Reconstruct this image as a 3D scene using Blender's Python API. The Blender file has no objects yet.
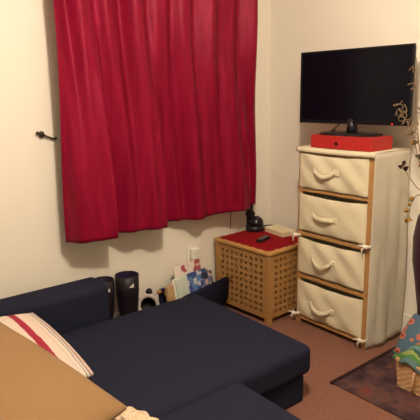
import bpy, bmesh, math, random
from mathutils import Vector, Matrix, Euler
random.seed(7)
SC = bpy.context.scene
COL = SC.collection
PI = math.pi

# ------------------------------------------------------------------ materials
def _new(name):
    m = bpy.data.materials.new(name); m.use_nodes = True
    nt = m.node_tree; b = nt.nodes['Principled BSDF']
    return m, nt, b
def mat(name, col, rough=0.6, spec=0.3, noise=None, bump=None, metal=0.0, sheen=0.0, scale_vec=None, emit=None):
    """noise=(scale, col2, amount) ; bump=(scale, strength, dist)"""
    m, nt, b = _new(name)
    b.inputs['Base Color'].default_value = (*col, 1)
    b.inputs['Roughness'].default_value = rough
    b.inputs['Specular IOR Level'].default_value = spec
    b.inputs['Metallic'].default_value = metal
    if sheen:
        b.inputs['Sheen Weight'].default_value = sheen
        b.inputs['Sheen Roughness'].default_value = 0.4
    tc = nt.nodes.new('ShaderNodeTexCoord'); src = tc.outputs['Object']
    if scale_vec:
        mp = nt.nodes.new('ShaderNodeMapping'); mp.inputs['Scale'].default_value = scale_vec
        nt.links.new(src, mp.inputs['Vector']); src = mp.outputs['Vector']
    if noise:
        n = nt.nodes.new('ShaderNodeTexNoise'); n.inputs['Scale'].default_value = noise[0]; n.inputs['Detail'].default_value = 5
        nt.links.new(src, n.inputs['Vector'])
        r = nt.nodes.new('ShaderNodeValToRGB')
        r.color_ramp.elements[0].position = 0.5 - noise[2]; r.color_ramp.elements[1].position = 0.5 + noise[2]
        r.color_ramp.elements[0].color = (*noise[1], 1); r.color_ramp.elements[1].color = (*col, 1)
        nt.links.new(n.outputs['Fac'], r.inputs['Fac']); nt.links.new(r.outputs['Color'], b.inputs['Base Color'])
    if bump:
        n2 = nt.nodes.new('ShaderNodeTexNoise'); n2.inputs['Scale'].default_value = bump[0]; n2.inputs['Detail'].default_value = 4
        nt.links.new(src, n2.inputs['Vector'])
        bp = nt.nodes.new('ShaderNodeBump'); bp.inputs['Strength'].default_value = bump[1]; bp.inputs['Distance'].default_value = bump[2]
        nt.links.new(n2.outputs['Fac'], bp.inputs['Height']); nt.links.new(bp.outputs['Normal'], b.inputs['Normal'])
    if emit:
        b.inputs['Emission Color'].default_value = (*emit[:3], 1); b.inputs['Emission Strength'].default_value = emit[3]
    return m
def band_mat(name, axis, stops, rough=0.8, lo=0.0, hi=1.0, wobble=0.0, bump=None):
    """stripes: constant colour bands along one object axis, stops = [(t, colour)] over lo..hi"""
    m, nt, b = _new(name); b.inputs['Roughness'].default_value = rough; b.inputs['Specular IOR Level'].default_value = 0.2
    tc = nt.nodes.new('ShaderNodeTexCoord'); sx = nt.nodes.new('ShaderNodeSeparateXYZ'); nt.links.new(tc.outputs['Object'], sx.inputs[0])
    val = sx.outputs['XYZ'.index(axis)]
    if wobble:
        n = nt.nodes.new('ShaderNodeTexNoise'); n.inputs['Scale'].default_value = 18; nt.links.new(tc.outputs['Object'], n.inputs['Vector'])
        ma = nt.nodes.new('ShaderNodeMath'); ma.operation = 'MULTIPLY_ADD'; ma.inputs[1].default_value = wobble
        nt.links.new(n.outputs['Fac'], ma.inputs[0]); nt.links.new(val, ma.inputs[2]); val = ma.outputs[0]
    mr = nt.nodes.new('ShaderNodeMapRange'); mr.inputs['From Min'].default_value = lo; mr.inputs['From Max'].default_value = hi
    nt.links.new(val, mr.inputs['Value'])
    r = nt.nodes.new('ShaderNodeValToRGB'); r.color_ramp.interpolation = 'CONSTANT'
    els = r.color_ramp.elements
    els[0].position = stops[0][0]; els[0].color = (*stops[0][1], 1)
    els[1].position = stops[1][0]; els[1].color = (*stops[1][1], 1)
    for t, c in stops[2:]:
        e = els.new(t); e.color = (*c, 1)
    nt.links.new(mr.outputs[0], r.inputs['Fac']); nt.links.new(r.outputs['Color'], b.inputs['Base Color'])
    return m

WALL = mat('cream_emulsion', (0.82, 0.765, 0.665), 0.75, 0.25, bump=(180, 0.08, 0.002))
CEIL = mat('white_ceiling', (0.82, 0.80, 0.76), 0.9, 0.1)
TRIM = mat('white_gloss', (0.80, 0.77, 0.70), 0.4, 0.4)
CARPET = mat('brown_carpet', (0.245, 0.115, 0.080), 0.95, 0.1, noise=(60, (0.18, 0.084, 0.058), 0.25), bump=(400, 0.5, 0.004))
NAVY = mat('navy_weave', (0.021, 0.023, 0.042), 0.95, 0.08, noise=(260, (0.013, 0.014, 0.029), 0.2), bump=(500, 0.35, 0.002), sheen=0.0)
SLING = mat('navy_canvas', (0.012, 0.013, 0.03), 0.9, 0.1, bump=(600, 0.3, 0.001))
WOOD = mat('oiled_acacia', (0.42, 0.225, 0.078), 0.5, 0.3, noise=(14, (0.34, 0.172, 0.054), 0.3), scale_vec=(6, 6, 1))
WOODX = mat('oiled_acacia_top', (0.52, 0.28, 0.095), 0.5, 0.3, noise=(14, (0.42, 0.21, 0.065), 0.3), scale_vec=(1, 6, 6))
PINE = mat('pine', (0.46, 0.25, 0.095), 0.5, 0.3, noise=(12, (0.37, 0.19, 0.065), 0.3), scale_vec=(8, 8, 1))
CANVAS = mat('cream_canvas', (0.70, 0.63, 0.455), 0.9, 0.1, noise=(9, (0.67, 0.60, 0.43), 0.35), bump=(20, 0.2, 0.006))
CANVAS2 = mat('grey_cream_canvas', (0.62, 0.57, 0.46), 0.9, 0.1, noise=(9, (0.56, 0.51, 0.41), 0.35), bump=(12, 0.35, 0.02))
ROPE = mat('white_cotton', (0.80, 0.74, 0.62), 0.9, 0.1)
BLACK = mat('black_plastic', (0.010, 0.009, 0.012), 0.3, 0.45)
MATTB = mat('matt_black', (0.012, 0.011, 0.013), 0.55, 0.3)
SCREEN = mat('dark_screen', (0.003, 0.003, 0.007), 0.2, 0.12)
REDBOX = mat('red_card', (0.42, 0.022, 0.020), 0.55, 0.25)
MATRED = mat('red_cloth', (0.30, 0.008, 0.014), 0.9, 0.1, noise=(40, (0.22, 0.005, 0.01), 0.3), bump=(300, 0.3, 0.001))
WHITEP = mat('white_plastic', (0.80, 0.76, 0.68), 0.4, 0.4)
GREYP = mat('grey_slot', (0.16, 0.15, 0.14), 0.6, 0.3)
CARD = mat('cream_card', (0.80, 0.70, 0.47), 0.6, 0.2)
IRON = mat('dark_iron', (0.035, 0.02, 0.012), 0.45, 0.5, metal=0.5)
TAN = mat('tan_fabric', (0.270, 0.158, 0.074), 0.9, 0.1, noise=(5, (0.245, 0.142, 0.066), 0.4), bump=(300, 0.2, 0.001), sheen=0.1)
FLEECE = mat('cream_fleece', (0.78, 0.62, 0.46), 0.95, 0.1, noise=(30, (0.60, 0.44, 0.30), 0.3), bump=(70, 0.9, 0.02))
BOOT = mat('dark_plum_rubber', (0.012, 0.007, 0.012), 0.5, 0.3)
LINING = mat('dark_purple_lining', (0.022, 0.014, 0.045), 0.8, 0.2)
PALE = mat('pale_tag', (0.62, 0.58, 0.55), 0.7, 0.2)
GREYC = mat('grey_fleece_cuff', (0.42, 0.37, 0.34), 0.95, 0.1, bump=(90, 0.7, 0.008))
WICKER = mat('wicker', (0.52, 0.31, 0.16), 0.75, 0.2, noise=(200, (0.46, 0.26, 0.125), 0.4))
VASE = mat('plum_glaze', (0.045, 0.016, 0.026), 0.35, 0.4)
TWIG = mat('pale_twig', (0.22, 0.145, 0.085), 0.8, 0.2)
LEAFD = mat('dark_dry_leaf', (0.045, 0.02, 0.02), 0.8, 0.2)
LEAFY = mat('ochre_dry_leaf', (0.36, 0.20, 0.03), 0.8, 0.2)
LED = mat('red_standby_light', (0.6, 0.01, 0.01), 0.4, 0.2, emit=(1, 0.04, 0.03, 1.2))
LOGO = mat('grey_badge', (0.10, 0.10, 0.11), 0.4, 0.4)

def satin():
    m, nt, b = _new('red_satin')
    tc = nt.nodes.new('ShaderNodeTexCoord'); mp = nt.nodes.new('ShaderNodeMapping'); mp.inputs['Scale'].default_value = (34, 34, 5)
    nt.links.new(tc.outputs['Object'], mp.inputs['Vector'])
    n = nt.nodes.new('ShaderNodeTexNoise'); n.inputs['Scale'].default_value = 1.0; n.inputs['Detail'].default_value = 4
    nt.links.new(mp.outputs['Vector'], n.inputs['Vector'])
    r = nt.nodes.new('ShaderNodeValToRGB'); r.color_ramp.elements[0].position = 0.3; r.color_ramp.elements[1].position = 0.75
    r.color_ramp.elements[0].color = (0.165, 0.003, 0.018, 1); r.color_ramp.elements[1].color = (0.245, 0.005, 0.030, 1)
    nt.links.new(n.outputs['Fac'], r.inputs['Fac']); nt.links.new(r.outputs['Color'], b.inputs['Base Color'])
    bp = nt.nodes.new('ShaderNodeBump'); bp.inputs['Strength'].default_value = 0.4; bp.inputs['Distance'].default_value = 0.008
    nt.links.new(n.outputs['Fac'], bp.inputs['Height']); nt.links.new(bp.outputs['Normal'], b.inputs['Normal'])
    b.inputs['Roughness'].default_value = 0.42; b.inputs['Specular IOR Level'].default_value = 0.34; b.inputs['Anisotropic'].default_value = 0.5
    b.inputs['Specular Tint'].default_value = (1.0, 0.25, 0.35, 1)
    b.inputs['Sheen Weight'].default_value = 0.06; b.inputs['Sheen Tint'].default_value = (1.0, 0.15, 0.22, 1); b.inputs['Sheen Roughness'].default_value = 0.35
    return m
SATIN = satin()

def rug_mat():
    m, nt, b = _new('rug_pile'); b.inputs['Roughness'].default_value = 0.95; b.inputs['Specular IOR Level'].default_value = 0.1
    tc = nt.nodes.new('ShaderNodeTexCoord')
    n = nt.nodes.new('ShaderNodeTexNoise'); n.inputs['Scale'].default_value = 5.5; n.inputs['Detail'].default_value = 6; n.inputs['Roughness'].default_value = 0.65
    nt.links.new(tc.outputs['Object'], n.inputs['Vector'])
    r = nt.nodes.new('ShaderNodeValToRGB'); e = r.color_ramp.elements
    e[0].position = 0.36; e[0].color = (0.030, 0.017, 0.022, 1); e[1].position = 0.68; e[1].color = (0.19, 0.035, 0.035, 1)
    k = e.new(0.48); k.color = (0.062, 0.034, 0.038, 1); k = e.new(0.58); k.color = (0.115, 0.056, 0.05, 1)
    nt.links.new(n.outputs['Fac'], r.inputs['Fac']); nt.links.new(r.outputs['Color'], b.inputs['Base Color'])
    n2 = nt.nodes.new('ShaderNodeTexNoise'); n2.inputs['Scale'].default_value = 260
    bp = nt.nodes.new('ShaderNodeBump'); bp.inputs['Strength'].default_value = 0.6; bp.inputs['Distance'].default_value = 0.005
    nt.links.new(tc.outputs['Object'], n2.inputs['Vector']); nt.links.new(n2.outputs['Fac'], bp.inputs['Height']); nt.links.new(bp.outputs['Normal'], b.inputs['Normal'])
    return m
RUG = rug_mat(); RUGB = mat('rug_border', (0.028, 0.013, 0.012), 0.95, 0.1)

def flower_mat():
    m, nt, b = _new('blue_floral_cotton'); b.inputs['Roughness'].default_value = 0.85
    tc = nt.nodes.new('ShaderNodeTexCoord')
    v = nt.nodes.new('ShaderNodeTexVoronoi'); v.inputs['Scale'].default_value = 19; v.inputs['Randomness'].default_value = 0.7
    nt.links.new(tc.outputs['Object'], v.inputs['Vector'])
    r = nt.nodes.new('ShaderNodeValToRGB'); r.color_ramp.interpolation = 'CONSTANT'; e = r.color_ramp.elements
    e[0].position = 0.0; e[0].color = (0.16, 0.03, 0.03, 1); e[1].position = 0.16; e[1].color = (0.40, 0.12, 0.07, 1)
    k = e.new(0.36); k.color = (0.055, 0.105, 0.155, 1)
    nt.links.new(v.outputs['Distance'], r.inputs['Fac']); nt.links.new(r.outputs['Color'], b.inputs['Base Color'])
    return m
FLORAL = flower_mat()
GREENS = band_mat('green_striped_cotton', 'X', [(0, (0.03, 0.09, 0.09)), (0.10, (0.09, 0.17, 0.17)), (0.20, (0.07, 0.18, 0.05)), (0.28, (0.24, 0.30, 0.09)), (0.34, (0.03, 0.09, 0.07)), (0.44, (0.12, 0.22, 0.22)), (0.54, (0.06, 0.16, 0.05)), (0.62, (0.22, 0.28, 0.09)), (0.70, (0.03, 0.10, 0.09)), (0.84, (0.08, 0.17, 0.18))], lo=-0.12, hi=0.14, wobble=0.05)

def print_mat(name, paper, c1, c2, scale, thr=0.55):
    m, nt, b = _new(name); b.inputs['Roughness'].default_value = 0.45; b.inputs['Specular IOR Level'].default_value = 0.3
    tc = nt.nodes.new('ShaderNodeTexCoord'); n = nt.nodes.new('ShaderNodeTexVoronoi'); n.inputs['Scale'].default_value = scale
    n.distance = 'CHEBYCHEV'
    nt.links.new(tc.outputs['Object'], n.inputs['Vector'])
    r = nt.nodes.new('ShaderNodeValToRGB'); r.color_ramp.interpolation = 'CONSTANT'; e = r.color_ramp.elements
    e[0].position = 0; e[0].color = (*c1, 1); e[1].position = thr * 0.5; e[1].color = (*c2, 1)
    k = e.new(thr); k.color = (*paper, 1)
    sx = nt.nodes.new('ShaderNodeSeparateColor'); nt.links.new(n.outputs['Color'], sx.inputs[0])
    nt.links.new(sx.outputs[0], r.inputs['Fac']); nt.links.new(r.outputs['Color'], b.inputs['Base Color'])
    return m

# ------------------------------------------------------------------ mesh helpers
def link(name, bm, material, parent=None, loc=None, smooth=False, rot=None):
    me = bpy.data.meshes.new(name); bmesh.ops.recalc_face_normals(bm, faces=bm.faces); bm.to_mesh(me); bm.free()
    mats = material if isinstance(material, (list, tuple)) else [material]
    for mm in mats: me.materials.append(mm)
    o = bpy.data.objects.new(name, me); COL.objects.link(o)
    if loc is not None: o.location = loc
    if rot is not None: o.rotation_euler = rot
    if parent: o.parent = parent
    if smooth:
        for p in me.polygons: p.use_smooth = True
    return o
def empty(name, loc, rotz=0):
    o = bpy.data.objects.new(name, None); COL.objects.link(o); o.location = loc; o.rotation_euler = (0, 0, rotz); o.empty_display_size = 0.05
    return o
def tag(o, label, cat, group=None):
    o['label'] = label; o['category'] = cat
    if group: o['group'] = group
    return o
def struct(o): o['kind'] = 'structure'; return o
def box(bm, lo, hi, bev=0.0, seg=2, mi=0):
    lo, hi = Vector(lo), Vector(hi)
    r = bmesh.ops.create_cube(bm, size=1.0); vs = r['verts']
    for v in vs: v.co = Vector([(lo[i] + hi[i]) / 2 + v.co[i] * (hi[i] - lo[i]) for i in range(3)])
    fs = set(f for v in vs for f in v.link_faces)
    for f in fs: f.material_index = mi
    if bev:
        es = list(set(e for v in vs for e in v.link_edges))
        bmesh.ops.bevel(bm, geom=es, offset=bev, segments=seg, profile=0.5, affect='EDGES', clamp_overlap=True)
    return bm
def bx(lo, hi, bev=0.0, seg=2): return box(bmesh.new(), lo, hi, bev, seg)
def tube(bm, pts, radii, n=10, cap=True, closed=False):
    pts = [Vector(p) for p in pts]
    if not isinstance(radii, (list, tuple)): radii = [radii] * len(pts)
    rings = []; prev = None
    for i, p in enumerate(pts):
        if closed: t = (pts[(i + 1) % len(pts)] - pts[i - 1]).normalized()
        else: t = (pts[min(i + 1, len(pts) - 1)] - pts[max(i - 1, 0)]).normalized()
        if prev is None:
            a = Vector((0, 0, 1)) if abs(t.z) < 0.9 else Vector((1, 0, 0))
            u = t.cross(a).normalized()
        else:
            u = (prev - t * prev.dot(t)).normalized()
        prev = u; w = t.cross(u)
        rings.append([bm.verts.new(p + (u * math.cos(2 * PI * k / n) + w * math.sin(2 * PI * k / n)) * radii[i]) for k in range(n)])
    m = len(rings)
    for i in range(m if closed else m - 1):
        A, B = rings[i], rings[(i + 1) % m]
        for k in range(n): bm.faces.new((A[k], A[(k + 1) % n], B[(k + 1) % n], B[k]))
    if cap and not closed:
        bm.faces.new(rings[0]); bm.faces.new(rings[-1])
    return bm
def lathe(bm, prof, n=28, c=(0, 0), cap_lo=True, cap_hi=True):
    rings = [[bm.verts.new((c[0] + r * math.cos(2 * PI * k / n), c[1] + r * math.sin(2 * PI * k / n), z)) for k in range(n)] for r, z in prof]
    for A, B in zip(rings, rings[1:]):
        for k in range(n): bm.faces.new((A[k], A[(k + 1) % n], B[(k + 1) % n], B[k]))
    if cap_lo: bm.faces.new(rings[0])
    if cap_hi: bm.faces.new(rings[-1])
    return bm
def smoothstep(t): t = max(0, min(1, t)); return t * t * (3 - 2 * t)
def interp(pts, x):
    if x <= pts[0][0]: return pts[0][1]
    for (a, b), (c, d) in zip(pts, pts[1:]):
        if x <= c: return b + (d - b) * smoothstep((x - a) / (c - a))
    return pts[-1][1]
def pillow(w, d, t, nx=36, ny=36, pw=2.6, edge=0.006, ripple=0.0, pinch=0.05):
    bm = bmesh.new(); top = {}; bot = {}
    for i in range(nx + 1):
        for j in range(ny + 1):
            u = -1 + 2 * i / nx; v = -1 + 2 * j / ny
            h = edge + (t / 2 - edge) * ((1 - abs(u) ** pw) * (1 - abs(v) ** pw)) ** 0.55
            x = u * w / 2 * (1 - pinch * (1 - v * v)); y = v * d / 2 * (1 - pinch * (1 - u * u))
            rp = ripple * math.sin(7 * u + 3 * v) * math.sin(5 * v - 2 * u + 1) * (1 - u ** 4) * (1 - v ** 4)
            top[i, j] = bm.verts.new((x, y, h + rp)); bot[i, j] = bm.verts.new((x, y, -h))
    for i in range(nx):
        for j in range(ny):
            bm.faces.new((top[i, j], top[i + 1, j], top[i + 1, j + 1], top[i, j + 1]))
            bm.faces.new((bot[i, j], bot[i, j + 1], bot[i + 1, j + 1], bot[i + 1, j]))
    for i in range(nx):
        bm.faces.new((top[i, 0], bot[i, 0], bot[i + 1, 0], top[i + 1, 0])); bm.faces.new((top[i, ny], top[i + 1, ny], bot[i + 1, ny], bot[i, ny]))
    for j in range(ny):
        bm.faces.new((top[0, j], top[0, j + 1], bot[0, j + 1], bot[0, j])); bm.faces.new((top[nx, j], bot[nx, j], bot[nx, j + 1], top[nx, j + 1]))
    return bm

# ------------------------------------------------------------------ the room
X0, Y0, ZC = -4.3, -4.3, 2.5
T = 0.1
struct(link('floor', bx((X0 - T, Y0 - T, -0.1), (T, T, 0)), CARPET))
struct(link('ceiling', bx((X0 - T, Y0 - T, ZC), (T, T, ZC + 0.1)), CEIL))
struct(link('wall_left', bx((X0 - T, 0, 0), (T, T, ZC)), WALL))
struct(link('wall_right', bx((0, Y0 - T, 0), (T, 0, ZC)), WALL))
struct(link('wall_back', bx((X0 - T, Y0 - T, 0), (X0, 0, ZC)), WALL))
struct(link('wall_near', bx((X0, Y0 - T, 0), (0, Y0, ZC)), WALL))
BB = 0.014
def skirting(lo, hi):
    return bx(lo, hi, 0.004, 2)
struct(link('baseboard_left', skirting((X0, -BB, 0), (-BB, 0, 0.125)), TRIM))
struct(link('baseboard_right', skirting((-BB, Y0, 0), (0, 0, 0.125)), TRIM))

# ------------------------------------------------------------------ curtain
def curtain():
    bm = bmesh.new(); NX, NZ = 300, 80; ztop, zhem = 2.2, 0.642
    hem = [(-1.60, -.10), (-1.545, -.185), (-1.44, -.215), (-1.362, -.225), (-1.335, -.115), (-1.24, -.17), (-1.15, -.165), (-1.085, -.195), (-1.03, -.19), (-.935, -.055),
           (-.835, -.09), (-.75, -.165), (-.66, -.125), (-.54, -.14), (-.42, -.190), (-.35, -.165), (-.275, -.062), (-.208, -.075)]
    # narrow pleats that widen downward into the hem's deep folds
    ph = [random.uniform(0, 6.28) for _ in range(6)]
    grid = []
    for j in range(NZ + 1):
        z = ztop + (zhem - ztop) * j / NZ; row = []
        d = smoothstep((1.85 - z) / (1.85 - zhem)) 
        for i in range(NX + 1):
            u = i / NX
            xb = -1.60 + u * 1.392
            yb = interp(hem, xb)
            xt = -1.572 + u * 1.322
            uw = u + 0.012 * math.sin(3.1 * z + 5 * u)
            yt = -0.116 - 0.023 * math.sin(2 * PI * 8.2 * uw + ph[0]) - 0.014 * math.sin(2 * PI * 5.1 * uw + ph[1] + 0.7 * z) - 0.004 * math.sin(2 * PI * 17 * uw + ph[2])
            fine = 0.011 * math.sin(2 * PI * 11 * (u + 0.02 * math.sin(2.5 * z + 9 * u)) + ph[3]) + 0.004 * math.sin(2 * PI * 19 * u + ph[4] + z)
            x = xt + (xb - xt) * d; y = yt * (1 - d) + (yb + fine * min(1, (z - zhem) * 3 + 0.3)) * d
            x += 0.012 * (1 - u) * math.sin(2.2 * z)
            row.append(bm.verts.new((x, min(y, -0.046), z + 0.006 * math.sin(9 * u) * d)))
        grid.append(row)
    for A, B in zip(grid, grid[1:]):
        for i in range(NX): bm.faces.new((A[i], A[i + 1], B[i + 1], B[i]))
    o = link('curtain', bm, SATIN, smooth=True)
    s = o.modifiers.new('s', 'SOLIDIFY'); s.thickness = 0.003; s.offset = 0
    return tag(o, 'long red satin curtain hanging over the window, its hem above the sofa arm', 'curtain')
curtain()
# pull cord under the curtain
tag(link('blind_cord', tube(bmesh.new(), [(-0.405, -.045, 1.0), (-0.405, -.045, 0.7), (-0.402, -.043, 0.6), (-0.404, -.042, 0.50)], 0.0028, 8), IRON, smooth=True),
    'thin dark cord hanging from behind the red curtain to the wooden chest', 'cord')

# curtain hook on the wall
hk = empty('curtain_hook', (-1.638, 0, 1.200)); hk.scale = (.88, .88, .88); tag(hk, 'small dark metal curtain hook on the white wall left of the curtain', 'hook')
bm = bmesh.new()
bmesh.ops.create_uvsphere(bm, u_segments=16, v_segments=10, radius=0.016, matrix=Matrix.Translation((0, -0.018, 0)) @ Matrix.Diagonal((1.0, 0.9, 1.15, 1)))
link('knob', bm, IRON, hk, smooth=True)
bm = bmesh.new()
bmesh.ops.create_uvsphere(bm, u_segments=12, v_segments=8, radius=0.0095, matrix=Matrix.Translation((-0.024, -0.018, 0.009)))
tube(bm, [(-0.024, -.018, .009), (0, -.018, 0)], 0.006, 8)
link('finial', bm, IRON, hk, smooth=True)
link('shaft', tube(bmesh.new(), [(0, -.018, 0), (0.03, -.018, -.013), (0.06, -.017, -.027), (0.078, -.017, -.031), (0.088, -.012, -.029), (0.089, 0.0, -.027)], [0.006, .005, .005, .006, .005, .006], 10), IRON, hk, smooth=True)

# wall socket with plug-in adaptor
ws = empty('wall_socket', (-0.70, 0, 0.37)); tag(ws, 'white plug-in wall socket left of the wooden chest', 'socket')
link('faceplate', bx((-.048, -.012, -.045), (.048, 0, .058), 0.004), WHITEP, ws)
pl = link('plug_adaptor', bx((-.030, -.05, -.022), (.032, -.012, .048), 0.006), WHITEP, ws)
link('switch', bx((-.030, -.028, -.040), (.030, -.012, -.028), 0.002), GREYP, ws)

# ------------------------------------------------------------------ wooden lattice chest in the corner
HH = 0.462
CR = math.radians(2.5)
ch = empty('lattice_chest', (-0.292, -0.275, 0), CR); tag(ch, 'square wooden lattice chest in the room corner with a red mat on top', 'chest')
def lattice(nc, nr, W, H, mx, mz0, mz1, th):
    """plate in x/z with nc x nr square holes; centred on x, z from 0"""
    bm = bmesh.new()
    px = (W - 2 * mx) / nc; pz = (H - mz0 - mz1) / nr; hr = 0.55
    xs = [-W / 2]; zs = [0.0]; hc = []; hz = []
    for i in range(nc):
        c = -W / 2 + mx + px * (i + .5); xs += [c - px * hr / 2, c + px * hr / 2]; hc.append(len(xs) - 2)
    xs.append(W / 2)
    for j in range(nr):
        c = mz0 + pz * (j + .5); zs += [c - pz * hr / 2, c + pz * hr / 2]; hz.append(len(zs) - 2)
    zs.append(H)
    F = {}; 
    for s in (0, 1):
        for i, x in enumerate(xs):
            for j, z in enumerate(zs): F[s, i, j] = bm.verts.new((x, -th / 2 if s == 0 else th / 2, z))
    holes = set((i, j) for i in hc for j in hz); ni, nj = len(xs) - 1, len(zs) - 1
    for i in range(ni):
        for j in range(nj):
            if (i, j) in holes:
                q = [(i, j), (i + 1, j), (i + 1, j + 1), (i, j + 1)]
                for a, b in zip(q, q[1:] + q[:1]): bm.faces.new((F[(0,) + a], F[(0,) + b], F[(1,) + b], F[(1,) + a]))
            else:
                for s in (0, 1): bm.faces.new([F[s, a, b] for a, b in ((i, j), (i + 1, j), (i + 1, j + 1), (i, j + 1))])
    for i in range(ni):
        for j in (0, nj): bm.faces.new((F[0, i, j], F[0, i + 1, j], F[1, i + 1, j], F[1, i, j]))
    for j in range(nj):
        for i in (0, ni): bm.faces.new((F[0, i, j], F[0, i, j + 1], F[1, i, j + 1], F[1, i, j]))
    return bm
W2, D2 = 0.242, 0.240
PO = 0.036; zt = HH - 0.022
for sx in (-1, 1):
    for sy in (-1, 1):
        x, y = sx * (W2 - PO / 2), sy * (D2 - PO / 2)
        link('corner_post', bx((x - PO / 2, y - PO / 2, 0), (x + PO / 2, y + PO / 2, zt), 0.004), WOOD, ch)
ph_ = zt - 0.04
for sy in (-1, 1):
    link('lattice_panel', lattice(9, 9, 2 * (W2 - PO), ph_, 0.012, .02, .02, 0.016), WOOD, ch, loc=(0, sy * (D2 - 0.012), 0.035))
for sx in (-1, 1):
    link('lattice_panel', lattice(9, 9, 2 * (D2 - PO), ph_, 0.012, .02, .02, 0.016), WOOD, ch, loc=(sx * (W2 - 0.012), 0, 0.035), rot=(0, 0, PI / 2))
link('base_board', bx((-W2 + PO, -D2 + PO, 0.036), (W2 - PO, D2 - PO, 0.046)), WOOD, ch)
link('lid', bx((-W2 - .008, -D2 - .008, zt), (W2 + .008, D2 + .008, HH), 0.007, 3), WOODX, ch)
# red mat with scalloped edge
def scallop(w, d, t):
    bm = bmesh.new(); pts = []
    def side(a, b, n):
        a, b = Vector(a), Vector(b); t_ = (b - a); nrm = Vector((t_.y, -t_.x)).normalized()
        for i in range(n * 6):
            s = i / (n * 6); pts.append(a + t_ * s + nrm * 0.010 * abs(math.sin(PI * n * s)))
    side((-w, -d), (w, -d), 7); side((w, -d), (w, d), 7); side((w, d), (-w, d), 7); side((-w, d), (-w, -d), 7)
    lo = [bm.verts.new((p.x, p.y, 0)) for p in pts]; hi = [bm.verts.new((p.x, p.y, t)) for p in pts]
    bm.faces.new(lo); bm.faces.new(hi)
    for i in range(len(pts)): j = (i + 1) % len(pts); bm.faces.new((lo[i], lo[j], hi[j], hi[i]))
    return bm
tag(link('table_mat', scallop(0.218, 0.215, 0.003), MATRED, loc=(-0.289, -0.272, HH), rot=(0, 0, CR)), 'dark red scalloped cloth mat lying on the wooden lattice chest', 'mat')
ZM = HH + 0.003
# remote
rm = empty('remote_control', (-0.362, -0.312, ZM), math.radians(18 - 90)); tag(rm, 'small dark grey remote control on the red mat', 'remote control')
link('remote_body', bx((-.020, -.060, 0), (.020, .060, .020), 0.004), MATTB, rm)
bm = bmesh.new()
for i in range(3):
    for j in range(5): box(bm, (-.0125 + i * .0095, -.045 + j * .019, .020), (-.0065 + i * .0095, -.033 + j * .019, .0218))
link('buttons', bm, GREYP, rm)
# cream slim box
cb = empty('cream_box', (-0.150, -0.256, ZM), math.radians(-10)); tag(cb, 'flat cream cardboard box on the red mat beside the black lamp', 'box')
link('box_base', bx((-.057, -.097, 0), (.057, .097, .022), 0.002), CARD, cb)
link('box_lid', bx((-.060, -.100, .022), (.060, .100, .032), 0.002), CARD, cb)
# black desk lamp
dl = empty('desk_lamp', (-0.222, -0.088, ZM)); tag(dl, 'black desk lamp in the room corner on the wooden chest', 'lamp')
link('lamp_base', lathe(bmesh.new(), [(0.060, 0), (0.064, .008), (0.064, .026), (0.058, .036), (0.03, .040)], 32), BLACK, dl, smooth=True)
bm = lathe(bmesh.new(), [(0.050, 0), (0.052, .010), (0.044, .034), (0.034, .048), (0.020, .056), (0.012, .060)], 28)
link('lamp_shade', bm, BLACK, dl, loc=(0.010, 0, 0.040), smooth=True, rot=(math.radians(4), math.radians(16), 0))
link('lamp_neck', bx((-.023, -.006, .03), (.023, .016, .36), 0.006), MATTB, dl, loc=(.006, .052, 0))
link('neck_joint', tube(bmesh.new(), [(.006, .032, .105), (.006, .070, .105)], 0.026, 18), BLACK, dl, smooth=False)
tag(link('lamp_cable', tube(bmesh.new(), [(-.155, -.06, ZM + .004), (-.09, -.050, ZM + .005), (-.045, -.07, ZM + .004), (-.032, -.20, ZM + .003), (-.026, -.36, ZM + .003), (-.026, -.45, ZM + .003)], 0.0035, 8), MATTB, smooth=True),
    'thin black cable along the back edge of the wooden chest', 'cable')

# ------------------------------------------------------------------ drawer tower
dx0, dx1, dy1, dy0, DH = -0.344, -0.018, -0.575, -1.089, 1.082
dt = empty('drawer_tower', ((dx0 + dx1) / 2, (dy0 + dy1) / 2, 0)); tag(dt, 'tall cream canvas four-drawer storage tower with a pine frame under the TV', 'drawers')
cxT, cyT = (dx0 + dx1) / 2, (dy0 + dy1) / 2
DW, DD = (dy1 - dy0) / 2, (dx1 - dx0) / 2
PW = 0.031
for sx in (-1, 1):
    for sy in (-1, 1):
        x, y = sx * (DD - PW / 2 - .003), sy * (DW - PW / 2 - .004)
        if sx < 0: link('frame_post', bx((x - .012, y - PW / 2, 0), (x + .012, y + PW / 2, DH - .02), 0.003), PINE, dt)
        else: link('frame_post', bx((x - .012, y - PW / 2, 0), (x + .012, y + PW / 2, DH - .02), 0.003), PINE, dt)
zr = [(0.022, 0.046), (0.287, 0.318), (0.552, 0.583), (0.818, 0.843)]
for a, b in zr:
    link('frame_rail', bx((-DD + .004, -DW + PW, a + .006), (-DD + .022, DW - PW, b - .004), 0.002), PINE, dt)
    for sy in (-1, 1):
        y = sy * (DW - PW / 2 - .004)
        link('side_rail', bx((-DD + .03, y - .009, a + .006), (DD - .03, y + .009, b - .004), 0.002), PINE, dt)
link('top_rail', bx((-DD + .006, -DW + PW, DH - .04), (-DD + .02, DW - PW, DH - .02), 0.002), PINE, dt)
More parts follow.
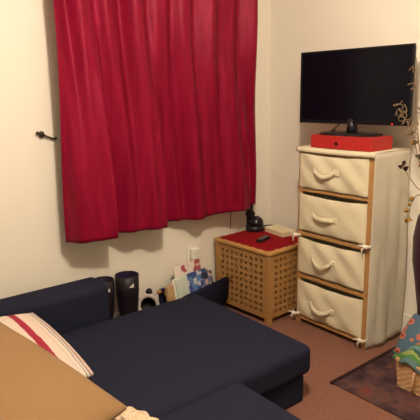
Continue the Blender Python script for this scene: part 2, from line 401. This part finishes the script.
# canvas hood: top, two sides, back, front valance; wavy sides
def hood():
    bm = bmesh.new(); n = 26; m = 40
    z0 = 0.012; zt_ = DH
    prof = []   # around: front-right edge -> back right -> back left -> front left (x,y)
    e = DD + 0.002; w = DW + 0.002
    for i in range(n): prof.append((-e + 2 * e * i / n, -w, 'r'))
    for i in range(n): prof.append((e, -w + 2 * w * i / n, 'b'))
    for i in range(n + 1): prof.append((e - (2 * e - .030) * i / n, w, 'l'))
    rows = []
    for j in range(m + 1):
        z = zt_ - 0.006 - (zt_ - 0.006 - z0) * j / m; k = j / m; row = []
        for i, (x, y, s) in enumerate(prof):
            amp = 0.010 * min(1, k * 1.6)
            f = math.sin(23 * x + 2.6 * k) * amp + 0.5 * amp * math.sin(41 * x - 4 * k + 1)
            dx, dy = 0, 0
            if s == 'r': dy = -abs(f) * min(1, (x + e) * 14) - 0.016 * k * smoothstep((x + e) / .1) 
            if s == 'l': dy = 0.3 * abs(f)
            if s == 'b': dx = 0
            row.append(bm.verts.new((x + dx, y + dy, z + (0.006 * math.sin(14 * x) * k if s == 'r' else 0))))
        rows.append(row)
    for A, B in zip(rows, rows[1:]):
        for i in range(len(prof) - 1): bm.faces.new((A[i], A[i + 1], B[i + 1], B[i]))
    return bm
ho = link('canvas_hood', hood(), CANVAS2, dt, smooth=True); s = ho.modifiers.new('s', 'SOLIDIFY'); s.thickness = 0.003; s.offset = 1
# top sheet with its front valance sagging at the middle
bm = bmesh.new(); n = 28
rows = []
for sec in range(7):
    row = []
    for i in range(n + 1):
        v = -1 + 2 * i / n; y = v * (DW + .004); sag = 0.010 * (1 - v * v)
        P = [(DD + .004, DH - .012), (DD + .004, DH), (0.05, DH), (-DD + .02, DH - sag * .3), (-DD - .006, DH - .003 - sag * .5), (-DD - .012, DH - .010 - sag * .5), (-DD - .012, DH - .026 - sag * .4)][sec]
        row.append(bm.verts.new((P[0], y, P[1])))
    rows.append(row)
for A, B in zip(rows, rows[1:]):
    for i in range(n): bm.faces.new((A[i], A[i + 1], B[i + 1], B[i]))
to = link('canvas_top', bm, CANVAS, dt, smooth=True); s = to.modifiers.new('s', 'SOLIDIFY'); s.thickness = 0.004; s.offset = -1
# drawers
fz = [(0.846, 1.050), (0.590, 0.812), (0.326, 0.547), (0.052, 0.281)]
def drawer_front(h, seed):
    rnd = random.Random(seed); a1, a2, a3 = [rnd.uniform(0, 6.28) for _ in range(3)]
    bm = bmesh.new(); nx, nz = 34, 22; W = 2 * DW - 0.047; F = []; D = 0.27
    for j in range(nz + 1):
        row = []
        for i in range(nx + 1):
            u = -1 + 2 * i / nx; v = j / nz
            bul = -0.012 * (1 - u ** 4) * (1 - (2 * v - 1) ** 4)
            wr = 0.004 * math.sin(6 * u + 4 * v + a1) * math.sin(3.2 * v + 2 * u + a2) + 0.003 * math.sin(9 * (u + v) + a3)
            sag = -0.012 * (1 - u * u) * v ** 3
            x = -0.004 + bul + wr * (1 - u ** 6)
            row.append(bm.verts.new((x, -u * W / 2, v * h + sag)))
        F.append(row)
    for A, B in zip(F, F[1:]):
        for i in range(nx): bm.faces.new((A[i], A[i + 1], B[i + 1], B[i]))
    # bag sides, floor and back
    outline = F[0] + [F[j][nx] for j in range(1, nz + 1)] + [F[nz][i] for i in range(nx - 1, -1, -1)] + [F[j][0] for j in range(nz - 1, 0, -1)]
    back = [bm.verts.new((D, v.co.y, v.co.z)) for v in outline]
    L = len(outline); top0 = nx + nz; top1 = 2 * nx + nz
    for i in range(L):
        if top0 <= i < top1: continue                    # open top
        j = (i + 1) % L; bm.faces.new((outline[i], outline[j], back[j], back[i]))
    bm.faces.new(back)
    return bm
for k, (a, b) in enumerate(fz):
    d = link('drawer', drawer_front(b - a, k + 3), CANVAS, dt, loc=(-DD + 0.006, 0.012, a), smooth=True)
    # cloth strap handle: a drooping loop
    y0h, y1h = (0.105, -0.035)
    hz = (b - a) * (0.54, 0.45, 0.52, 0.42)[k]
    dr = (0.030, 0.004, 0.040, 0.026)[k]
    bm = bmesh.new(); nn = 16; rw = []
    for i in range(nn + 1):
        t = i / nn; y = y0h + (y1h - y0h) * t; z = hz - dr * math.sin(PI * t) ** 0.8 + 0.004 * (t if k != 1 else 0)
        x = -0.020 - 0.020 * math.sin(PI * t) ** 0.6
        hw = 0.016
        rw.append([bm.verts.new((x + .004, y, z + hw)), bm.verts.new((x - .006, y, z + hw * .6)), bm.verts.new((x - .008, y, z - hw * .6)), bm.verts.new((x + .002, y, z - hw))])
    for A, B in zip(rw, rw[1:]):
        for q in range(4): bm.faces.new((A[q], A[(q + 1) % 4], B[(q + 1) % 4], B[q]))
    bm.faces.new(rw[0]); bm.faces.new(rw[-1])
    link('handle', bm, CANVAS, d, smooth=True)
    for (ya, yb) in ((y0h + .018, y0h - .004), (y1h + .004, y1h - .022)):
        link('handle_patch', bx((-.021, min(ya, yb), hz - .017), (-.008, max(ya, yb), hz + .017), 0.004), CANVAS, d)
# white rope ties
def tie(yc, z, sgn):
    bm = bmesh.new(); x = -DD - .014
    tube(bm, [(x + .012, yc - .022, z - .004), (x - .004, yc - .012, z + .004), (x - .008, yc, z + .006), (x - .004, yc + .012, z), (x + .01, yc + .022, z + .004)], 0.006, 8)
    tube(bm, [(x + .012, yc - .022, z + .008), (x - .006, yc - .010, z - .006), (x - .006, yc + .010, z + .010), (x + .01, yc + .022, z - .006)], 0.005, 8)
    bmesh.ops.create_uvsphere(bm, u_segments=10, v_segments=8, radius=0.011, matrix=Matrix.Translation((x - .008, yc, z)))
    tube(bm, [(x - .008, yc, z), (x - .014, yc + sgn * .014, z - .018), (x - .010, yc + sgn * .012, z - .042)], [0.005, .005, .004], 8)
    tube(bm, [(x - .008, yc, z), (x - .014, yc + sgn * .028, z + .004), (x - .012, yc + sgn * .046, z - .008)], [0.005, .005, .004], 8)
    link('rope_tie', bm, ROPE, dt, smooth=True)
for z in (0.055, 0.588): tie(-DW + .018, z, 1 if z < .3 else 1)
for z in (0.062, 0.560): tie(DW - .012, z, 1)

# ------------------------------------------------------------------ red box and television
ZT = DH
rb = empty('red_box', (-0.18, -0.855, ZT)); tag(rb, 'flat red box with a black finger hole under the television', 'box')
link('box_body', bx((-.148, -.200, 0), (.042, .200, .070), 0.003), REDBOX, rb)
link('finger_hole', tube(bmesh.new(), [(-.1495, .022, .028), (-.140, .022, .028)], 0.011, 18), BLACK, rb)
TW, TH, tz = 0.689, 0.400, 1.411
tv = empty('television', (-0.2158, -0.8400, ZT + .070)); tag(tv, 'black flat-screen television standing on the red box', 'television')
tv.rotation_euler = (0, 0, 0.0696)
b0 = tz - TH / 2 - (ZT + .07)
# local: screen faces -x ; width along y
link('back_shell', bx((0.004, -TW / 2 + .006, b0 + .006), (0.030, TW / 2 - .006, b0 + TH - .006), 0.008), MATTB, tv)
link('rear_housing', bx((0.030, -TW / 2 + .12, b0 + .05), (0.055, TW / 2 - .12, b0 + TH - .11), 0.012), MATTB, tv)
bm = bmesh.new(); fb = 0.014
box(bm, (-.008, -TW / 2, b0), (.006, TW / 2, b0 + .020), 0.002); box(bm, (-.008, -TW / 2, b0 + TH - fb), (.006, TW / 2, b0 + TH), 0.002)
box(bm, (-.008, -TW / 2, b0 + .018), (.006, -TW / 2 + fb, b0 + TH - fb + .002), 0.002); box(bm, (-.008, TW / 2 - fb, b0 + .018), (.006, TW / 2, b0 + TH - fb + .002), 0.002)
fr = link('screen_frame', bm, mat('bezel_black', (0.006, 0.005, 0.008), 0.5, 0.15), tv)
link('badge', bx((-.0095, -.012, b0 + .007), (-.007, .018, b0 + .012)), LOGO, fr)
link('standby_light', tube(bmesh.new(), [(-.0095, -TW / 2 + .095, b0 + .008), (-.007, -TW / 2 + .095, b0 + .008)], 0.004, 10), LED, fr)
link('screen', bx((-.005, -TW / 2 + fb - .002, b0 + .018), (.004, TW / 2 - fb + .002, b0 + TH - fb + .002)), SCREEN, tv)
link('stand_neck', tube(bmesh.new(), [(.014, 0, .008), (.014, 0, b0 + .03)], [0.032, .024], 16), BLACK, tv, smooth=True)
bm = bmesh.new(); N = 40
def se(a, p): c, s_ = math.cos(a), math.sin(a); return math.copysign(abs(c) ** p, c), math.copysign(abs(s_) ** p, s_)
rr = []
for (k, z) in ((1.0, 0), (1.0, .006), (.93, .012)):
    rr.append([bm.verts.new((0.0 + .092 * k * se(2 * PI * i / N, .6)[0], .178 * k * se(2 * PI * i / N, .6)[1], z)) for i in range(N)])
for A, B in zip(rr, rr[1:]):
    for i in range(N): bm.faces.new((A[i], A[(i + 1) % N], B[(i + 1) % N], B[i]))
bm.faces.new(rr[0]); bm.faces.new(rr[-1])
link('stand_base', bm, BLACK, tv)
link('power_cable', tube(bmesh.new(), [(.03, .07, b0 + .02), (.0, .085, .045), (-.02, .11, .02), (.02, .14, .016), (.08, .15, .018)], 0.003, 8), MATTB, tv, smooth=True)

# ------------------------------------------------------------------ sofa
ZS = 0.284
so = empty('corner_sofa', (-1.9, -1.2, 0)); tag(so, 'dark navy fabric corner sofa with a chaise along the window wall', 'sofa')
ox, oy = 1.9, 1.2
def sbox(name, lo, hi, bev, seg=5, crown=0.0):
    lo = Vector((lo[0] + ox, lo[1] + oy, lo[2])); hi = Vector((hi[0] + ox, hi[1] + oy, hi[2]))
    bm = bmesh.new(); bmesh.ops.create_cube(bm, size=2.0); bmesh.ops.subdivide_edges(bm, edges=bm.edges[:], cuts=30, use_grid_fill=True)
    c = (lo + hi) / 2; h = (hi - lo) / 2
    def dense(t, L):            # gather rows near the rounded edges
        a = abs(t); k = bev / L
        m = a * 0 + (a / 0.7 * (1 - k) if a < 0.7 else (1 - k) + (a - 0.7) / 0.3 * k)
        return math.copysign(m, t)
    for v in bm.verts:
        u = v.co.copy()
        p = Vector([dense(u[i], h[i]) * h[i] for i in range(3)])
        q = Vector([max(-(h[i] - bev), min(h[i] - bev, p[i])) for i in range(3)])
        dlt = p - q
        if dlt.length > 1e-9:
            mx = max(abs(dlt.x), abs(dlt.y), abs(dlt.z)); p = q + dlt.normalized() * mx
        if crown and p.z > 0:
            ux, uy = p.x / h.x, p.y / h.y
            p.z += crown * (1 - abs(ux) ** 4) * (1 - abs(uy) ** 4) * min(1, p.z / h.z)
        v.co = c + p
    return link(name, bm, NAVY, so, smooth=True)
XB = -2.66   # front of the sofa back
sbox('chaise_cushion', (XB, -1.222, 0.135), (-0.938, -0.352, ZS - .006), 0.036, 6, crown=0.018)
sbox('chaise_base', (XB, -1.20, 0.0), (-0.968, -0.37, 0.132), 0.015, 3)
sbox('seat_cushion', (XB, -2.10, 0.135), (-1.395, -1.226, ZS), 0.026, 6, crown=0.008)
sbox('seat_base', (XB, -2.08, 0.0), (-1.43, -1.205, 0.132), 0.015, 3)
sbox('armrest', (XB - .2, -0.350, 0.0), (-1.478, -0.165, 0.458), 0.035, 6)
sbox('backrest', (XB - .2, -2.10, 0.0), (XB, -0.352, 0.62), 0.05, 6)

# cushions stacked against the sofa back
STR = band_mat('striped_cotton', 'X', [(0.0, (0.60, 0.50, 0.42)), (0.70, (0.60, 0.49, 0.42)), (0.745, (0.30, 0.022, 0.045)), (0.812, (0.60, 0.48, 0.41)), (0.895, (0.26, 0.22, 0.22)), (0.902, (0.62, 0.52, 0.45)),
                                         (0.938, (0.12, 0.10, 0.11)), (0.947, (0.58, 0.50, 0.44)), (0.970, (0.14, 0.12, 0.13)), (0.982, (0.60, 0.44, 0.38))], lo=-0.23, hi=0.23, wobble=0.012)
c1 = link('striped_cushion', pillow(0.46, 0.50, 0.11, ripple=0.003, pinch=-0.07), STR, loc=(-2.135, -0.745, 0.435), rot=(math.radians(10.5), math.radians(4), math.radians(5)), smooth=True)
tag(c1, 'white cushion with red and grey stripes under the tan cushion', 'cushion')
c2 = link('tan_cushion', pillow(0.58, 0.62, 0.12, ripple=0.003, pinch=-0.02), TAN, loc=(-2.315, -1.132, 0.525), rot=(math.radians(14), math.radians(4), math.radians(20)), smooth=True)
tag(c2, 'large plain tan cushion at the left end of the sofa', 'cushion')
bm = bmesh.new(); bmesh.ops.create_icosphere(bm, subdivisions=5, radius=1)
for v in bm.verts:
    p = v.co.copy(); n_ = 1 + 0.10 * math.sin(9 * p.x + 3) * math.sin(11 * p.y) + 0.06 * math.sin(23 * p.z + 17 * p.x)
    v.co = Vector((p.x * .09 * n_, p.y * .13 * n_, max(p.z * .05 * n_, -.04)))
tag(link('fleece_throw', bm, FLEECE, loc=(-1.935, -1.325, ZS + .050), smooth=True), 'cream fluffy fleece throw bunched below the tan cushion', 'throw')

# ------------------------------------------------------------------ boots by the wall
def loft(bm, secs, n=22):
    """secs: (centre, ax vector, ay vector)"""
    rings = [[bm.verts.new(Vector(c) + Vector(a) * math.cos(2 * PI * k / n) + Vector(b) * math.sin(2 * PI * k / n)) for k in range(n)] for c, a, b in secs]
    for A, B in zip(rings, rings[1:]):
        for k in range(n): bm.faces.new((A[k], A[(k + 1) % n], B[(k + 1) % n], B[k]))
    bm.faces.new(rings[-1]); return rings
def boot(name, loc, rotz, H, r, label, cuff=False):
    b = empty(name, loc, rotz); tag(b, label, 'boot')
    bm = bmesh.new()
    secs = [((0, 0, H), (r, 0, 0), (0, r, 0)), ((0, 0, H * .75), (r * .96, 0, 0), (0, r * .96, 0)), ((0, .002, H * .45), (r * .82, 0, 0), (0, r * .84, 0)),
            ((0, .004, .125), (r * .66, 0, 0), (0, r * .78, .01)), ((0, -.010, .085), (r * .64, 0, 0), (0, r * .95, .03)), ((0, -.045, .060), (r * .66, 0, 0), (0, r * .80, .055)),
            ((0, -.095, .042), (r * .70, 0, 0), (0, .012, .042)), ((0, -.140, .034), (r * .66, 0, 0), (0, .004, .032)), ((0, -.168, .026), (r * .40, 0, 0), (0, .002, .020))]
    loft(bm, secs); o = link('boot_shaft', bm, BOOT, b, smooth=True); s = o.modifiers.new('s', 'SOLIDIFY'); s.thickness = 0.004; s.offset = -1
    bm = bmesh.new(); box(bm, (-r * .62, -.165, 0), (r * .62, .055, .020), 0.012, 3); link('sole', bm, BOOT, b)
    bm = lathe(bmesh.new(), [(r * .93, H - .002), (r * .90, H * .8), (r * .8, H * .55)], 24, cap_lo=False); link('lining', bm, LINING, b, smooth=True)
    return b
b1 = boot('tall_boot', (-1.252, -.118, 0), math.radians(-8), 0.392, 0.068, 'tall dark boot between its twin and the short grey-cuffed boot')
b2 = boot('tall_boot', (-1.385, -.088, 0), math.radians(-6), 0.385, 0.060, 'tall dark boot half hidden behind the sofa armrest end')
for b, H, r in ((b1, .392, .068), (b2, .385, .060)):
    bm = bmesh.new(); a = math.radians(-92)
    for k in (0,):
        p = Vector((math.cos(a) * r, math.sin(a) * r, H - .055)); tdir = Vector((-math.sin(a), math.cos(a), 0)); nrm = Vector((math.cos(a), math.sin(a), 0))
        vs = [p - tdir * .014 + nrm * .001, p + tdir * .014 + nrm * .001, p + tdir * .012 + Vector((0, 0, .022)) + nrm * .002]
        w = [v + nrm * .004 for v in vs]
        A = [bm.verts.new(v) for v in vs]; B = [bm.verts.new(v) for v in w]; bm.faces.new(A); bm.faces.new(B)
        for i in range(3): bm.faces.new((A[i], A[(i + 1) % 3], B[(i + 1) % 3], B[i]))
    o = link('pull_tab', bm, PALE, b); o['label'] = 'small pale tab near the rim'
b3 = empty('short_boot', (-1.118, -.098, 0), math.radians(-12)); tag(b3, 'short dark boot with a grey fleecy cuff beside the tall boots', 'boot')
r = .058; tl = math.radians(62)
def ringv(c, rr, off=0.0):     # opening tilted toward the toe
    ay = Vector((0, math.cos(tl), math.sin(tl))) * rr
    return (c, (rr, 0, 0), ay)
bm = bmesh.new()
loft(bm, [ringv(Vector((0, -.030, .172)), r), ((0, .0, .150), (r, 0, 0), (0, r * .62, .055)), ((0, .004, .10), (r * .9, 0, 0), (0, r * .85, .03)), ((0, -.03, .065), (r * .85, 0, 0), (0, r * .8, .05)),
          ((0, -.085, .042), (r * .85, 0, 0), (0, .012, .040)), ((0, -.120, .032), (r * .8, 0, 0), (0, .004, .030)), ((0, -.142, .025), (r * .5, 0, 0), (0, .002, .018))])
o = link('boot_shaft', bm, BOOT, b3, smooth=True); s = o.modifiers.new('s', 'SOLIDIFY'); s.thickness = 0.006; s.offset = -1
link('sole', bx((-.040, -.150, 0), (.040, .050, .018), 0.010, 3), BOOT, b3)
cp = [Vector((0, -.030, .172)) + Vector((math.cos(2 * PI * k / 28) * r, math.sin(2 * PI * k / 28) * r * math.cos(tl), math.sin(2 * PI * k / 28) * r * math.sin(tl))) for k in range(28)]
link('cuff', tube(bmesh.new(), cp, 0.012, 10, closed=True), GREYC, b3, smooth=True)
bm = bmesh.new(); bmesh.ops.create_uvsphere(bm, u_segments=16, v_segments=10, radius=.020, matrix=Matrix.Translation((0.026, .022, .236)) @ Matrix.Diagonal((1, .8, 1.1, 1)))
link('heel_tab', bm, BOOT, b3, smooth=True)

# ------------------------------------------------------------------ magazine rack
RZ = 0.238
ra = math.radians(13)
rk = empty('magazine_rack', (-0.826, -0.176, 0), ra); tag(rk, 'folding wooden magazine rack with a dark navy canvas sling beside the chest', 'magazine rack')
RL = 0.262; RD = 0.095
def rodbar(y): return tube(bmesh.new(), [(-RL + .045, y, RZ), (RL, y, RZ)], 0.0115, 14)
link('rod', rodbar(-RD), PINE, rk, smooth=True); link('rod', rodbar(RD), PINE, rk, smooth=True)
for sx in (-1, 1):
    for k in (-1, 1):
        x = sx * (RL - .085) + k * .010
        link('cross_leg', tube(bmesh.new(), [(x, k * RD, RZ), (x, 0, RZ / 2 + .005), (x, -k * (RD + .005), .010)], 0.009, 10), PINE, rk, smooth=True)
bm = bmesh.new(); rows = []; prof = []
for k in range(7):                                   # wraps over the front rod
    a = -PI * 0.15 + (PI * 1.15) * k / 6
    prof.append((-RD + math.cos(a) * .013, RZ + math.sin(a) * .013))
for k in range(1, 16):
    a = PI * k / 16
    prof.append((-(RD + .013) * math.copysign(abs(math.cos(a)) ** .6, math.cos(a)), RZ - .205 * math.sin(a) ** .7))
for k in range(7):
    a = PI * 1.15 * k / 6
    prof.append((RD + math.cos(a) * .013, RZ + math.sin(a) * .013))
for y, z in prof: rows.append([bm.verts.new((x, y, z)) for x in (-RL + .065, RL - .042)])
for A, B in zip(rows, rows[1:]): bm.faces.new((A[0], A[1], B[1], B[0]))
o = link('sling', bm, SLING, rk, smooth=True); s = o.modifiers.new('s', 'SOLIDIFY'); s.thickness = 0.003; s.offset = 0
def rack_pt(lx, ly, lz): c, s_ = math.cos(ra), math.sin(ra); return Vector((-0.80 + c * lx - s_ * ly, -0.172 + s_ * lx + c * ly, lz))
mags = [  # local x, local y, bottom z, width, height, thickness, lean, roll, material, label
    (0.045, 0.060, .105, .250, .250, .008, 12, -2, print_mat('cover_white', (.78, .70, .62), (.42, .10, .12), (.70, .52, .46), 22, .30), 'white magazine with a pinkish picture, tallest at the back of the rack'),
    (0.070, 0.030, .085, .210, .205, .010, 14, 3, print_mat('cover_blue', (.60, .60, .60), (.05, .09, .26), (.12, .24, .50), 26, .72), 'blue magazine with small pictures in front of the tall white one'),
    (0.155, 0.005, .080, .100, .190, .006, 16, 5, print_mat('cover_dark', (.60, .45, .36), (.04, .04, .07), (.16, .18, .34), 30, .7), 'narrow dark leaflet at the right end of the rack'),
    (-0.062, 0.028, .090, .105, .205, .010, 10, -4, print_mat('cover_green', (.62, .70, .60), (.02, .17, .06), (.60, .66, .58), 20, .45), 'green and white booklet left of the blue magazine'),
    (-0.115, 0.040, .092, .075, .200, .012, 9, 2, print_mat('cover_pale', (.76, .74, .66), (.60, .62, .60), (.72, .70, .64), 18, .4), 'pale plain booklet left of the green booklet'),
    (-0.180, 0.030, .088, .055, .185, .022, 8, -3, print_mat('cover_tan', (.46, .27, .12), (.12, .06, .03), (.52, .34, .17), 16, .5), 'small tan paperback at the left end of the rack'),
]
for lx, ly, lz, w, h, t, lean, roll, m_, lab in mags:
    bm = bmesh.new(); box(bm, (-w / 2, -t / 2, 0), (w / 2, t / 2, h), 0.001, 1)
    p = rack_pt(lx, ly, lz)
    nm = 'paperback' if 'paperback' in lab else ('leaflet' if 'leaflet' in lab else ('booklet' if 'booklet' in lab else 'magazine'))
    o = link(nm, bm, m_, loc=p); o.rotation_euler = Euler((-math.radians(lean), math.radians(roll), ra), 'XYZ')
    tag(o, lab, 'book' if nm == 'paperback' else 'magazine', 'reading matter in the magazine rack')

# ------------------------------------------------------------------ rug, basket, vase
rg = empty('rug', (-0.40, -2.0, 0)); tag(rg, 'dark rug with a blotchy red pattern lying on the brown carpet', 'rug')
link('rug_pile', bx((-.355, -.95, 0), (.31, .80, .008), 0.002), RUG, rg)
bm = bmesh.new(); box(bm, (-.365, .80, 0), (.33, .820, .010), 0.003)
link('far_border', bm, RUGB, rg)
bk = empty('wicker_basket', (-0.450, -1.515, .008)); tag(bk, 'small square wicker basket on the rug near the drawer tower', 'basket')
def wicker(w, d, h, t=0.006):
    bm = bmesh.new(); nr = 11; N = 88; rings = []
    per = []
    for i in range(N):
        s = i / N * 4; k = int(s); f = s - k
        per.append([(-w + 2 * w * f, -d), (w, -d + 2 * d * f), (w - 2 * w * f, d), (-w, d - 2 * d * f)][k])
    NR = nr * 4
    for j in range(NR + 1):
        z = h * j / NR; row = int(j / 4)
        fl = 0.92 + 0.08 * j / NR
        ring = []
        for i, (x, y) in enumerate(per):
            wv = 0.0020 * math.sin(PI * i / 2 + PI * row) + 0.0020 * math.sin(2 * PI * (j % 4) / 4)
            l = max(abs(x) / w, abs(y) / d); nx_, ny_ = (math.copysign(1, x) if abs(x) / w >= l - 1e-6 else 0), (math.copysign(1, y) if abs(y) / d >= l - 1e-6 else 0)
            ring.append(bm.verts.new((x * fl + nx_ * wv, y * fl + ny_ * wv, z)))
        rings.append(ring)
    for A, B in zip(rings, rings[1:]):
        for i in range(N): bm.faces.new((A[i], A[(i + 1) % N], B[(i + 1) % N], B[i]))
    bm.faces.new(rings[0])
    return bm
BWX, BWY, BHH = 0.105, 0.112, 0.138
o = link('woven_body', wicker(BWX, BWY, BHH), WICKER, bk); s = o.modifiers.new('s', 'SOLIDIFY'); s.thickness = 0.006; s.offset = -1
rim = [(-BWX, -BWY, BHH), (BWX, -BWY, BHH), (BWX, BWY, BHH), (-BWX, BWY, BHH)]
bm = bmesh.new()
for a, b in zip(rim, rim[1:] + rim[:1]): tube(bm, [a, b], 0.008, 8)
link('rim', bm, WICKER, bk, smooth=True)
link('toggle_stick', tube(bmesh.new(), [(-BWX - .010, .012, .115), (-BWX - .016, .014, .06), (-BWX - .012, .016, -.0)], [0.005, .006, .006], 8), mat('pale_stick', (.55, .33, .20), .7, .2), bk, smooth=True)
# green striped cloth spilling over the rim
bm = bmesh.new(); bmesh.ops.create_icosphere(bm, subdivisions=5, radius=1)
for v in bm.verts:
    p = v.co.copy(); q = 1 + .05 * math.sin(8 * p.y + 5 * p.z) + .07 * math.sin(15 * p.x + 6 * p.y)
    v.co = Vector((p.x * .112 * q, p.y * .135 * q, p.z * .036 * q + .012 * math.sin(7 * p.y) - .03 * max(0, p.y) ** 2))
tag(link('green_cloth', bm, GREENS, loc=(-0.462, -1.487, BHH + .022), smooth=True, rot=(math.radians(4), math.radians(-6), 0)), 'green and teal striped cloth spilling over the basket rim', 'cloth')
fo = link('floral_cushion', pillow(0.215, 0.225, 0.12, 24, 24, pw=2.2, pinch=-0.09), FLORAL, smooth=True)
nrm = Vector((-.62, -.60, .50)).normalized(); rr_ = Vector((.70, -.72, 0)).normalized(); uu_ = nrm.cross(rr_).normalized()
e1 = (rr_ * .50 + uu_ * .866).normalized(); e2 = nrm.cross(e1).normalized()
fo.matrix_world = Matrix.Translation((-0.385, -1.455, 0.184)) @ Matrix((e1, e2, nrm)).transposed().to_4x4()
tag(fo, 'blue cushion with orange flowers propped in the wicker basket', 'cushion')

vs = empty('floor_vase', (-0.21, -1.365, .008)); tag(vs, 'dark plum floor vase at the right edge beside the drawer tower', 'vase')
o = link('vase_body', lathe(bmesh.new(), [(.060, 0), (.064, .02), (.050, .12), (.052, .28), (.072, .42), (.092, .54), (.095, .66), (.080, .76), (.056, .81), (.062, .83)], 32, cap_hi=False), VASE, vs, smooth=True)
s = o.modifiers.new('s', 'SOLIDIFY'); s.thickness = 0.006; s.offset = -1
rnd = random.Random(11)
def twig(pts, r0, lab, leaves, curls=0, mt=TWIG):
    t = empty('dried_twig', pts[0]); base = Vector(pts[0])
    P = [Vector(p) - base for p in pts]
    # smooth path
    path = []
    for i in range(len(P) - 1):
        a, b = P[i], P[i + 1]; pa = P[i - 1] if i else a; pb = P[i + 2] if i + 2 < len(P) else b
        for k in range(6):
            s = k / 6; path.append(0.5 * ((2 * a) + (b - pa) * s + (2 * pa - 5 * a + 4 * b - pb) * s * s + (3 * a - pa - 3 * b + pb) * s ** 3))
    path.append(P[-1])
    rad = [r0 * (1 - .6 * i / (len(path) - 1)) for i in range(len(path))]
    bm = tube(bmesh.new(), path, rad, 7)
    for c in range(curls):
        p = path[int(len(path) * (0.62 + .36 * c / max(1, curls)))]
        dirv = Vector((-.3 + rnd.uniform(-.5, .3), rnd.uniform(-.8, .8), rnd.uniform(.1, .9))).normalized()
        R = rnd.uniform(.012, .026); side = dirv.cross(Vector((rnd.uniform(-1, 1), rnd.uniform(-1, 1), .3))).normalized()
        q = [p + dirv * (R * 2.2 * s / 14) + side * R * math.sin(s * .55) + dirv.cross(side) * R * (1 - math.cos(s * .55)) * .6 for s in range(15)]
        tube(bm, q, [.0022] * 14 + [.001], 6)
    link('stem', bm, mt, t, smooth=True)
    for (idx, lm, sz) in leaves:
        p = path[int(len(path) * idx)]
        d = Vector((rnd.uniform(-1, .2), rnd.uniform(-.6, .9), rnd.uniform(-.5, .7))).normalized(); sd = d.cross(Vector((-.6 + rnd.uniform(-.4, .4), -.75, rnd.uniform(-.3, .5)))).normalized(); up = d.cross(sd)
        bm = bmesh.new(); R = []
        for k in range(7):
            s = k / 6; wv = sz * .34 * math.sin(PI * min(.98, s * .9 + .06)); c = p + d * sz * s + up * sz * .25 * math.sin(PI * s)
            R.append([bm.verts.new(c + sd * wv), bm.verts.new(c + up * wv * .3), bm.verts.new(c - sd * wv), bm.verts.new(c - up * .0012 - up * wv * .1)])
        for A, B in zip(R, R[1:]):
            for q in range(4): bm.faces.new((A[q], A[(q + 1) % 4], B[(q + 1) % 4], B[q]))
        bm.faces.new(R[0]); bm.faces.new(R[-1])
        link('leaf', bm, lm, t, smooth=True)
    tag(t, lab, 'dried twig', 'dried twigs in the floor vase')
    return t
vx, vy, vz = -0.21, -1.365, .62
twig([(vx, vy + .01, .45), (vx - .01, vy + .035, .84), (-.25, -1.275, 1.05), (-.25, -1.222, 1.20), (-.26, -1.150, 1.30)], .004, 'curly pale dried twig reaching in front of the TV corner', [(.62, LEAFD, .03)], curls=11)
twig([(vx, vy + .02, .45), (vx - .02, vy + .040, .84), (-.25, -1.270, .92), (-.25, -1.222, .973), (-.25, -1.191, 1.021)], .0035, 'dried twig with dark leaves against the canvas side of the drawers', [(.80, LEAFD, .045), (.98, LEAFD, .035), (.93, LEAFD, .03)])
twig([(vx + .01, vy, .45), (vx - .01, vy + .03, .84), (-.24, -1.27, 1.1), (-.24, -1.235, 1.32), (-.24, -1.22, 1.54)], .0045, 'tallest upright dried twig at the right edge of the photo', [(.40, LEAFY, .05), (.46, LEAFD, .04), (.52, LEAFY, .04)], curls=4)
twig([(vx - .01, vy + .025, .45), (vx - .02, vy + .042, .83), (-.25, -1.285, .88), (-.26, -1.255, .83), (-.265, -1.25, .74)], .0035, 'short drooping dried twig with ochre leaves over the vase rim', [(.62, LEAFY, .034), (.72, LEAFY, .034), (.80, LEAFY, .03), (.88, LEAFY, .034), (.97, LEAFY, .034)])

# ------------------------------------------------------------------ light
L = bpy.data.lights.new('ceiling_bulb', 'POINT'); L.energy = 110; L.color = (1.0, 0.845, 0.655); L.shadow_soft_size = 0.07
lo = bpy.data.objects.new('ceiling_bulb', L); COL.objects.link(lo); lo.location = (-1.7, -1.8, 2.25)
w = bpy.data.worlds.new('room_world'); SC.world = w; w.use_nodes = True
w.node_tree.nodes['Background'].inputs[0].default_value = (1, 0.85, 0.7, 1); w.node_tree.nodes['Background'].inputs[1].default_value = 0.0

# ------------------------------------------------------------------ camera
cam = bpy.data.cameras.new('camera'); co = bpy.data.objects.new('camera', cam); COL.objects.link(co)
pitch, yaw, roll = 0.2158, 0.8959, -0.0165
fw = Vector((math.cos(pitch) * math.cos(yaw), math.cos(pitch) * math.sin(yaw), -math.sin(pitch)))
rt = Vector((math.sin(yaw), -math.cos(yaw), 0)); up = rt.cross(fw)
r2 = rt * math.cos(roll) + up * math.sin(roll); u2 = -rt * math.sin(roll) + up * math.cos(roll)
M = Matrix((r2, u2, -fw)).transposed().to_4x4(); M.translation = Vector((-2.6573, -2.6400, 1.3832))
co.matrix_world = M
cam.sensor_width = 36; cam.sensor_fit = 'HORIZONTAL'; cam.lens = 527.17 / 420 * 36; cam.clip_start = 0.02
SC.camera = co
vsg = SC.view_settings; vsg.view_transform = 'Standard'; vsg.look = 'None'; vsg.exposure = 0.0; vsg.gamma = 1.0; vsg.use_curve_mapping = False
